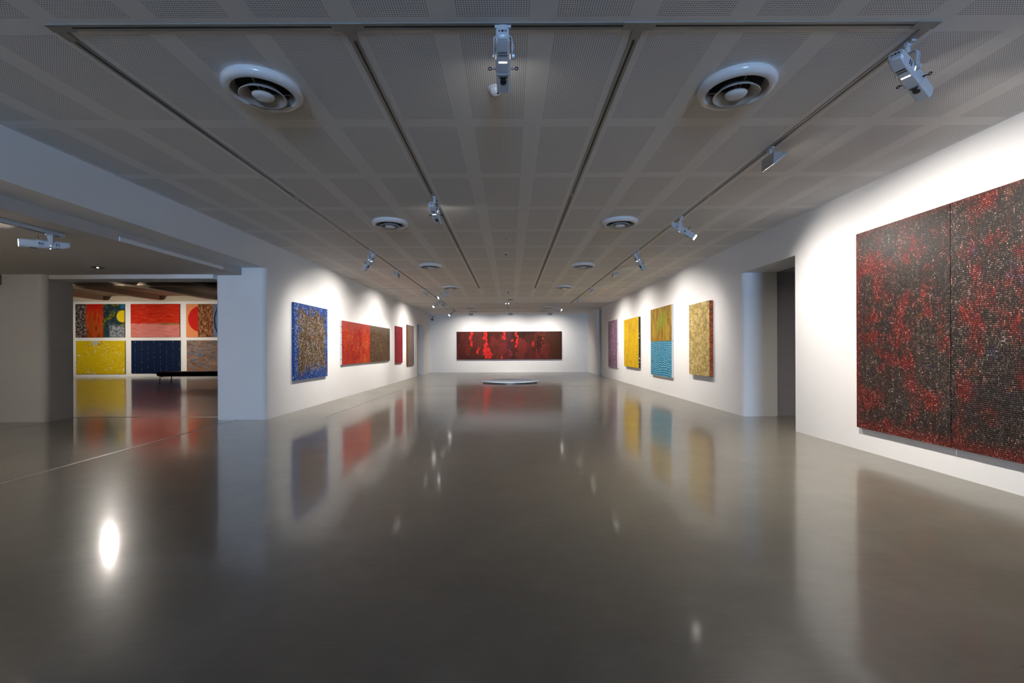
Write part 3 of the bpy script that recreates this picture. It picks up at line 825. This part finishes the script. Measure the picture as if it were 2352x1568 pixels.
def c_end(g, x, z, w, h):
    vo = g.node('ShaderNodeTexVoronoi'); vo.distance = 'CHEBYCHEV'
    wob = g.noise(g.comb(g.mul(x, 1.5), g.mul(z, 2.0), 0.0), 1.0, 3, 0.6)
    g.put(vo.inputs['Vector'], g.comb(g.add(g.mul(x, 2.1), g.mul(wob, 0.9)), g.add(g.mul(z, 1.5), g.mul(wob, 1.0)), 5.0))
    vo.inputs['Scale'].default_value = 1.0
    sp = g.node('ShaderNodeSeparateColor'); g.put(sp.inputs[0], vo.outputs['Color'])
    base = g.ramp(sp.outputs[0], [(0.0, C('#2c1a12')), (0.2, C('#4f201a')), (0.4, C('#5c241f')), (0.55, C('#3a2618')), (0.7, C('#6a2621')), (0.85, C('#241c12')), (1.0, C('#56221f'))])
    br = g.noise(g.comb(g.mul(x, 12.0), g.mul(z, 3.0), 2.0), 1.0, 5, 0.75, 0.6)
    base = g.mix(g.mul(g.smooth(br, 0.52, 0.75), 0.55), base, C('#8a3a34'))
    base = g.mix(g.smooth(x, 1.6, 2.7), base, C('#3d2215'))
    hot = None
    fine = g.noise(g.comb(g.mul(x, 9.0), g.mul(z, 6.5), 7.0), 1.0, 5, 0.8, 0.6)
    wz = g.noise(g.comb(g.mul(x, 1.0), g.mul(z, 2.2), 1.0), 1.0, 2, 0.5)
    xw = g.add(x, g.mul(g.m('SUBTRACT', wz, 0.5), 0.5))
    for cx, wd, z0, z1, k in ((-2.12, 0.09, 0.75, 1.6, 1.0), (-1.34, 0.11, 0.05, 1.6, 1.2), (-1.75, 0.13, 0.3, 0.7, 0.9), (-1.2, 0.2, 0.05, 0.7, 1.0), (-0.31, 0.08, 1.1, 1.6, 1.1), (0.42, 0.08, 0.65, 1.6, 1.0), (0.16, 0.07, 1.0, 1.2, 1.1),
                             (0.05, 0.10, 0.15, 0.6, 0.8), (1.28, 0.06, 0.65, 1.0, 0.9), (1.9, 0.16, 0.75, 1.6, 0.55), (1.55, 0.2, 0.1, 0.7, 0.55), (-0.42, 0.06, 0.02, 0.4, 0.8), (2.15, 0.1, 0.08, 0.4, 0.6)):
        gx = g.smooth(g.m('ABSOLUTE', g.m('SUBTRACT', xw, cx)), wd * 1.5, wd * 0.5)
        gz = g.mul(g.smooth(z, z0 - 0.08, z0 + 0.05), g.smooth(z, z1 + 0.05, z1 - 0.08))
        e = g.mul(g.mul(gx, gz), k)
        hot = e if hot is None else g.m('MAXIMUM', hot, e)
    hm = g.mul(g.smooth(g.add(g.mul(hot, 0.5), g.mul(fine, 1.9)), 1.28, 1.52), g.smooth(hot, 0.05, 0.4))
    hc = g.ramp(fine, [(0.3, C('#9c1c1c')), (0.5, C('#cc2222')), (0.7, C('#d9402a'))])
    col = g.mix(hm, base, hc)
    pur = g.mul(g.smooth(g.m('ABSOLUTE', g.add(x, 0.02)), 0.25, 0.08), 0.5)
    return g.mix(pur, col, C('#46242f')), fine
def c_purple(g, x, z, w, h):
    mk, rn = weave(g, x, z, 0.040, 0.036, 0.020, 0.18, 6.0, 0.28)
    f = g.noise(g.comb(g.mul(x, 1.6), g.mul(z, 1.6), 1.0), 1.2, 3, 0.6)
    t1 = g.add(g.mul(rn, 0.55), g.mul(f, 0.5))
    col = g.ramp(t1, [(0.25, C('#5e4258')), (0.42, C('#7d5a72')), (0.55, C('#94626f')), (0.68, C('#a58ba8')), (0.85, C('#d2c6d8'))])
    return g.mix(g.add(0.45, g.mul(mk, 0.55)), C('#55374a'), col), mk
def c_yellow(g, x, z, w, h):
    f = g.noise(g.comb(g.mul(x, 14.0), g.mul(z, 2.2), 1.0), 1.0, 5, 0.7, 0.4)
    f2 = g.noise(g.comb(g.mul(x, 3.0), g.mul(z, 1.4), 6.0), 1.3, 3, 0.6)
    mk, rn = weave(g, x, z, 0.028, 0.05, 0.02, 0.15, 7.0, 0.3)
    t1 = g.add(g.add(g.mul(f, 0.5), g.mul(f2, 0.35)), g.mul(rn, 0.2))
    col = g.ramp(t1, [(0.32, C('#8a6a1c')), (0.44, C('#c39a12')), (0.56, C('#ddb60e')), (0.70, C('#e6c62e')), (0.8, C('#c98a16'))])
    return g.mix(g.add(0.72, g.mul(mk, 0.28)), C('#96761a'), col), mk
def c_olive(g, x, z, w, h):
    f = g.noise(g.comb(g.mul(x, 7.0), g.mul(z, 1.8), 1.0), 1.0, 5, 0.7, 0.5)
    gm = g.noise(g.comb(g.mul(x, 1.8), g.mul(z, 1.6), 3.0), 1.0, 3, 0.55, 0.4)
    fl = g.noise(g.comb(g.mul(x, 30.0), g.mul(z, 16.0), 3.0), 1.0, 3, 0.6)
    col = g.ramp(f, [(0.3, C('#5c3c14')), (0.45, C('#8a6420')), (0.58, C('#a58a2c')), (0.72, C('#b49a44'))])
    ex = g.add(x, -0.12); ez = g.m('SUBTRACT', g.m('SUBTRACT', z, h * 0.52), g.mul(x, 0.45))
    el = g.m('SQRT', g.add(g.mul(g.mul(ex, ex), 0.9), g.mul(g.mul(ez, ez), 3.0)))
    gk = g.mul(g.smooth(fl, 0.36, 0.56), g.smooth(g.add(g.m('SUBTRACT', 0.75, el), g.add(g.mul(gm, 0.5), g.mul(fl, 0.35))), 0.58, 1.02))
    col = g.mix(g.mul(gk, 0.85), col, C('#7f9a2a'))
    return g.mix(g.mul(g.smooth(fl, 0.55, 0.75), 0.5), col, C('#c9b45a')), f
def c_teal(g, x, z, w, h):
    n = g.noise(g.comb(g.mul(x, 5.5), g.mul(z, 1.0), 2.0), 1.0, 3, 0.6)
    n2 = g.noise(g.comb(g.mul(x, 1.6), g.mul(z, 0.8), 5.0), 1.0, 1, 0.5)
    amp = g.smooth(z, 0.0, 0.35, 0.25, 1.0)
    zz = g.add(z, g.mul(amp, g.add(g.mul(g.m('SUBTRACT', n, 0.5), 0.19), g.mul(g.m('SUBTRACT', n2, 0.5), 0.34))))
    st = g.m('PINGPONG', g.m('DIVIDE', zz, 0.058), 0.5)
    br = g.noise(g.comb(g.mul(x, 9.0), g.mul(zz, 14.0), 1.0), 1.0, 2, 0.5)
    ln_ = g.mul(g.smooth(st, 0.20, 0.07), g.smooth(br, 0.34, 0.46))
    bg = g.mix(g.noise(g.comb(g.mul(x, 4), g.mul(z, 20), 1.0), 1.0, 3, 0.6), C('#08587a'), C('#1a86a8'))
    return g.mix(g.mul(ln_, 0.7), bg, C('#b4dce0')), ln_
def c_beige(g, x, z, w, h):
    mk, rn = weave(g, x, z, 0.07, 0.034, 0.018, 0.14, 9.0, 0.3)
    f = g.noise(g.comb(g.mul(x, 4.0), g.mul(z, 4.0), 1.0), 1.2, 4, 0.65)
    sm_ = g.noise(g.comb(g.mul(x, 1.5), g.mul(z, 1.3), 8.0), 1.0, 2, 0.5)
    col = g.ramp(g.add(g.mul(f, 0.65), g.mul(rn, 0.35)), [(0.3, C('#9a8450')), (0.48, C('#b49d62')), (0.64, C('#c6b27a')), (0.8, C('#d8c894'))])
    col = g.mix(g.mul(g.smooth(sm_, 0.55, 0.75), 0.5), col, C('#8c8466'))
    dl = g.mul(g.m('SUBTRACT', 1.0, mk), g.smooth(g.noise(g.comb(g.mul(x, 9), g.mul(z, 9), 4.0), 1.0, 2, 0.5), 0.42, 0.62))
    return g.mix(g.mul(dl, 0.55), col, C('#6b5632')), mk
def c_dark(seed, cw, ch, amp, lite):
    def fn(g, x, z, w, h):
        mk, rn = weave(g, x, z, cw, ch, amp, 0.11, seed, 0.24)
        f = g.noise(g.comb(g.mul(x, 3.2), g.mul(z, 2.2), seed), 1.3, 4, 0.65, 0.3)
        f2 = g.noise(g.comb(g.mul(x, 2.0), g.mul(z, 2.5), seed + 20), 1.6, 4, 0.65)
        f3 = g.noise(g.comb(g.mul(x, 1.2), g.mul(z, 1.0), seed + 40), 1.0, 2, 0.5)
        f4 = g.noise(g.comb(g.mul(x, 22.0), g.mul(z, 9.0), seed), 1.0, 4, 0.75)
        lum = g.add(g.mul(rn, 0.55), g.mul(g.smooth(f4, 0.25, 0.75), 0.45))
        grey = g.ramp(lum, [(0.0, C('#241812')), (0.5, C('#4a3a32')), (0.78, C(lite)), (0.95, C('#d8cec4'))])
        redc = g.ramp(rn, [(0.0, C('#560d0a')), (0.5, C('#941a13')), (0.85, C('#b83a28')), (1.0, C('#d08a78'))])
        d = edge_dist(g, x, z, w, h)
        zb = g.smooth(z, 0.16, 0.02)
        side_ = g.smooth(g.add(x, w / 2), 0.10, 0.01) if seed < 15 else 0.0
        rm = g.smooth(g.add(f, g.mul(g.m('SUBTRACT', f4, 0.5), 0.35)), 0.46, 0.66)
        rm = g.m('MAXIMUM', rm, g.m('MAXIMUM', g.mul(zb, 0.95), g.mul(side_, 0.8)))
        rm = g.m('MAXIMUM', rm, g.mul(g.smooth(z, h - 0.08, h), 0.6))
        col = g.mix(rm, grey, redc)
        col = g.mix(g.mul(g.smooth(f2, 0.60, 0.72), 0.75), col, g.ramp(rn, [(0.0, C('#1a1c3a')), (0.6, C('#38406a')), (1.0, C('#8a90b0'))]))
        col = g.mix(g.mul(g.smooth(f2, 0.36, 0.28), 0.6), col, C('#b4561e'))
        vis = g.mul(mk, g.smooth(g.add(g.mul(lum, 0.6), g.mul(f3, 0.6)), 0.30, 0.90))
        vis = g.m('MAXIMUM', vis, g.mul(mk, g.mul(rm, 0.45)))
        back = g.mix(rm, C('#100a08'), C('#300907'))
        return g.mix(vis, back, col), mk
    return fn
# room two
def speckle(g, x, z, s, seed, a, b_):
    n = g.noise(g.comb(g.mul(x, 1.0), g.mul(z, 1.0), seed), s, 4, 0.75)
    return g.smooth(n, a, b_)
def c_multi(g, x, z, w, h):
    wb_ = g.noise(g.comb(g.mul(x, 1.0), g.mul(z, 2.0), 1.0), 1.0, 2, 0.5)
    xx = g.add(g.m('DIVIDE', x, w), g.mul(g.m('SUBTRACT', wb_, 0.5), 0.10))
    zz = g.m('DIVIDE', z, h)
    left = g.mix(speckle(g, x, z, 9.0, 1.0, 0.45, 0.62), C('#2a2326'), C('#9a8a80'))
    st = g.noise(g.comb(g.mul(x, 9.0), g.mul(z, 1.6), 4.0), 1.0, 4, 0.7, 0.6)
    mid = g.ramp(g.add(st, g.mul(zz, 0.18)), [(0.3, C('#3a1208')), (0.45, C('#8a3a10')), (0.58, C('#b5501a')), (0.74, C('#a81c0c'))])
    mid = g.mix(g.smooth(zz, 0.6, 0.95), mid, C('#b41a0c'))
    rt = g.mix(speckle(g, x, z, 5.0, 7.0, 0.42, 0.6), C('#16241e'), C('#2c4450'))
    rt = g.mix(g.mul(speckle(g, x, z, 3.0, 9.0, 0.52, 0.6), g.smooth(zz, 0.2, 0.35)), rt, C('#6a6a14'))
    low = g.mix(speckle(g, x, z, 8.0, 3.0, 0.4, 0.6), C('#4a5660'), C('#9a9ea2'))
    rt = g.mix(g.mul(g.smooth(zz, 0.42, 0.28), g.smooth(xx, 0.17, 0.22)), rt, low)
    dx = g.m('SUBTRACT', g.m('DIVIDE', x, w), 0.46); dz = g.m('SUBTRACT', zz, 0.63)
    rad = g.m('SQRT', g.add(g.mul(g.mul(dx, dx), 2.2), g.mul(dz, dz)))
    rt = g.mix(g.smooth(rad, 0.19, 0.165), rt, C('#d8be10'))
    rt = g.mix(g.mul(g.smooth(xx, 0.40, 0.46), g.smooth(zz, 0.82, 0.9)), rt, C('#1a6a8a'))
    col = g.mix(g.smooth(xx, -0.30, -0.26), left, mid)
    return g.mix(g.smooth(xx, 0.04, 0.09), col, rt), st
def c_redpink(g, x, z, w, h):
    zz = g.m('DIVIDE', z, h)
    hor = g.noise(g.comb(g.mul(x, 2.2), g.mul(z, 22.0), 1.0), 1.0, 4, 0.7, 0.5)
    red = g.ramp(hor, [(0.3, C('#8a140a')), (0.48, C('#c02410')), (0.62, C('#c83a12')), (0.74, C('#d89a70'))])
    pk = g.ramp(hor, [(0.28, C('#5a2a24')), (0.36, C('#c06a62')), (0.6, C('#d28078')), (0.8, C('#e0a098'))])
    wv = g.add(zz, g.mul(g.m('SUBTRACT', g.noise(g.comb(g.mul(x, 3.0), 0.0, 0.0), 1.0, 3, 0.6), 0.5), 0.08))
    col = g.mix(g.smooth(wv, 0.39, 0.43), pk, red)
    gm = g.mul(g.smooth(g.m('ABSOLUTE', g.m('SUBTRACT', wv, 0.40)), 0.05, 0.01), g.mul(g.smooth(x, 0.0, 0.3), g.smooth(hor, 0.35, 0.55)))
    return g.mix(g.mul(gm, 0.8), col, C('#6a6420')), hor
def c_eye(g, x, z, w, h):
    zz = g.m('SUBTRACT', g.m('DIVIDE', z, h), 0.5); xx = g.m('DIVIDE', x, w)
    peach = C('#e08a58')
    dx = g.add(xx, 0.20)
    rad = g.m('SQRT', g.add(g.mul(g.mul(dx, dx), 2.3), g.mul(g.add(zz, -0.05), g.add(zz, -0.05))))
    left = g.mix(g.smooth(rad, 0.40, 0.385), peach, C('#c01c10'))
    tx = g.noise(g.comb(g.mul(x, 12.0), g.mul(z, 5.0), 3.0), 1.0, 4, 0.75, 0.5)
    mid = g.ramp(tx, [(0.3, C('#2a160e')), (0.48, C('#7a4628')), (0.6, C('#a87a50')), (0.75, C('#d8b890'))])
    bl = g.mix(speckle(g, x, z, 14.0, 2.0, 0.4, 0.6), C('#54627c'), C('#7a88a4'))
    ex = g.m('ABSOLUTE', g.add(xx, -0.145)); lens = g.add(ex, g.mul(g.mul(zz, zz), 0.45))
    eye = g.mul(g.smooth(lens, 0.085, 0.078), g.smooth(lens, 0.045, 0.052))
    bl = g.mix(eye, bl, C('#1c3a5c'))
    rt2 = g.mix(g.smooth(xx, 0.30, 0.31), bl, mid)
    col = g.mix(g.smooth(xx, -0.262, -0.255), left, mid)
    return g.mix(g.smooth(xx, 0.045, 0.055), col, rt2), tx
def c_fleck(g, x, z, w, h):
    f = g.noise(g.comb(x, z, 1.0), 7.0, 4, 0.7, 1.2)
    f2 = g.noise(g.comb(x, z, 5.0), 9.0, 3, 0.7, 1.5)
    den = g.noise(g.comb(x, z, 9.0), 1.6, 2, 0.5)
    base = g.mix(g.noise(g.comb(g.mul(x, 2), g.mul(z, 14), 2.0), 1.0, 3, 0.6), C('#b89a08'), C('#dcc214'))
    col = g.mix(g.smooth(g.add(f, g.mul(den, 0.25)), 0.735, 0.78), base, C('#e6dcc0'))
    col = g.mix(g.smooth(g.add(f2, g.mul(den, 0.25)), 0.75, 0.79), col, C('#6a3a22'))
    dx = g.add(x, 0.25); dz = g.m('SUBTRACT', z, h - 0.1)
    rad = g.m('SQRT', g.add(g.mul(dx, dx), g.mul(g.mul(dz, dz), 2.0)))
    return g.mix(g.mul(g.smooth(rad, 0.22, 0.1), 0.8), col, C('#a8b4c0')), f
def c_navy(g, x, z, w, h):
    xw = g.add(x, g.mul(g.m('SUBTRACT', g.noise(g.comb(x, z, 1.0), 1.5, 2, 0.5), 0.5), 0.06))
    st = g.m('PINGPONG', g.m('DIVIDE', g.add(xw, 0.08), 0.31), 0.5)
    br = g.noise(g.comb(g.m('FLOOR', g.m('DIVIDE', x, 0.31)), g.mul(z, 8.0), 1.0), 1.0, 3, 0.7)
    ln_ = g.mul(g.smooth(st, 0.035, 0.01), g.smooth(br, 0.48, 0.66))
    bg = g.mix(g.noise(g.comb(g.mul(x, 3), g.mul(z, 9), 2.0), 1.0, 4, 0.7), C('#050c22'), C('#14284c'))
    return g.mix(g.mul(ln_, 0.75), bg, C('#b8c4cc')), ln_
def c_strokes(g, x, z, w, h):
    n = g.noise(g.comb(g.mul(x, 1.6), g.mul(z, 5.0), 1.0), 1.4, 4, 0.7, 0.9)
    n2 = g.noise(g.comb(g.mul(x, 2.6), g.mul(z, 7.0), 6.0), 1.2, 3, 0.6, 0.8)
    col = g.ramp(n, [(0.28, C('#4a342c')), (0.44, C('#7e6456')), (0.56, C('#8a7468')), (0.68, C('#b08a70'))])
    col = g.mix(g.smooth(n2, 0.56, 0.64), col, C('#4a7090'))
    org = g.mul(g.smooth(n2, 0.42, 0.34), g.smooth(z, h * 0.6, h * 0.3))
    return g.mix(g.mul(org, 0.7), col, C('#b06a34')), n
# --- edge colours
def e_drips(base, drip, thr=0.6):
    def fn(g, x, y, z):
        n = g.noise(g.comb(g.mul(x, 3.0), g.mul(y, 4.0), g.mul(z, 9.0)), 1.0, 4, 0.75)
        return g.mix(g.smooth(n, thr, thr + 0.03), C(base), C(drip))
    return fn
def e_bands(cs):
    def fn(g, x, y, z):
        n = g.noise(g.comb(0.0, g.mul(y, 3.0), g.mul(z, 11.0)), 1.0, 3, 0.7)
        return g.ramp(n, [(0.25 + 0.5 * i / (len(cs) - 1), C(c)) for i, c in enumerate(cs)], True)
    return fn

def on_left(label, y0, y1, z0, z1, fn, **k):
    return canvas(label, y1 - y0, z1 - z0, (XL, (y0 + y1) / 2, z0), RZL, fn, group='paintings on the left hall wall', **k)
def on_right(label, y0, y1, z0, z1, fn, group='paintings on the right hall wall', **k):
    return canvas(label, y1 - y0, z1 - z0, (XR, (y0 + y1) / 2, z0), RZR, fn, group=group, **k)
on_left('tall blue and brown woven abstract painting nearest on the left wall', 9.30, 11.0, 0.645, 2.262, c_blue, side=e_drips('#1c4c8c', '#c8d0dc', 0.63))
on_left('wide red and dark brown two-part painting on the left wall', 11.95, 16.70, 0.882, 2.056, c_red, side=e_drips('#e6e4e2', '#7a1818', 0.58))
on_left('narrow crimson painting on the left wall', 17.6, 18.68, 0.748, 2.205, c_crimson, side=e_drips('#8a1c2c', '#e0d0d4', 0.66))
on_left('narrow grey-violet painting with a brown border on the left wall', 19.54, 20.89, 0.588, 2.365, c_greybrown, edge='#6a4420')
on_right('muted purple wavy painting with a white edge on the right wall', 18.28, 19.91, 0.515, 2.477, c_purple, side=e_drips('#e8e4e8', '#6a58a0', 0.64), depth=0.055)
on_right('bright yellow painting with a dark speckled edge on the right wall', 15.14, 17.07, 0.637, 2.357, c_yellow, side=e_drips('#22241e', '#b8b49a', 0.58), depth=0.075)
# two stacked canvases, olive over teal, fixed together
t = thing('painting', 'tall painting with an olive green top half and teal wavy lower half', 'painting', (XR, 12.98, 0.502), RZR, 'paintings on the right hall wall')
for nm, fn, z0, hh in (('upper_canvas', c_olive, 0.993, 0.967), ('lower_canvas', c_teal, 0.0, 0.988)):
    g = G('paint_' + nm); x, y, z, v = g.xyz()
    cc, hg = fn(g, x, z, 1.79, hh); g.set(cc, 0.5, 0, 0.12); g.bump(hg, 0.3, 0.004)
    o = obj(nm, MB().box(-0.895, 0.895, -0.06, -0.056, 0, hh).mesh(nm, g.mat), t, Matrix.Translation((0, 0, z0)))
    g2 = G('painted_edge'); sm = g2.set(e_drips('#e4e2de', '#8a9098', 0.66)(g2, *g2.xyz()[:3]), 0.6)
    obj('stretcher', MB().box(-0.894, 0.894, -0.056, -0.0005, 0.001, hh - 0.001).mesh('stretcher', sm), o)
on_right('beige wavy-line painting with orange striped edge beside the doorway', 9.73, 10.835, 0.67, 2.311, c_beige, side=e_bands(['#3a2a24', '#6a3a22', '#b8602c', '#8a3a20', '#4a4650', '#9a4a24', '#b8a898']), depth=0.085)
on_right('large dark woven red and black canvas, panel nearer the doorway', 4.437, 5.642, 0.287, 2.683, c_dark(11.0, 0.0155, 0.0150, 0.012, '#705e54'), group='large dark red diptych', edge='#3a1512', rough=0.42, depth=0.05, bump=0.6, spec=0.3)
on_right('large dark woven red and black canvas, panel farther from the doorway', 3.22, 4.431, 0.287, 2.683, c_dark(21.0, 0.0125, 0.0180, 0.008, '#7c6a60'), group='large dark red diptych', edge='#3a1512', rough=0.42, depth=0.05, bump=0.6, spec=0.3)
canvas('wide dark red abstract painting on the end wall', 5.875, 1.56, (-0.052, YB, 0.725), 0, c_end, edge='#2a1410')
gal = 'six paintings in the second gallery'
GY = 22.5
canvas('painting with red trunk and yellow blob, upper left of the gallery grid', 2.43, 1.65, (-20.34, GY, 1.956), 0, c_multi, group=gal, edge='#2a2420')
canvas('red over pink painting, upper middle of the gallery grid', 2.43, 1.65, (-17.60, GY, 1.953), 0, c_redpink, group=gal, edge='#3a2018')
canvas('painting with peach, red arc and blue eye shape, upper right', 2.43, 1.64, (-14.85, GY, 1.95), 0, c_eye, group=gal, edge='#4a2a1c')
canvas('bright yellow painting with pale flecks, lower left of the gallery grid', 2.43, 1.65, (-20.32, GY, 0.138), 0, c_fleck, group=gal, edge='#6a5a10')
canvas('navy painting with dotted vertical lines, lower middle behind the bench', 2.43, 1.63, (-17.58, GY, 0.163), 0, c_navy, group=gal, edge='#0a0f20')
canvas('brown and blue stroked painting, lower right behind the bench', 2.43, 1.62, (-14.83, GY, 0.175), 0, c_strokes, group=gal, edge='#4a3a30')
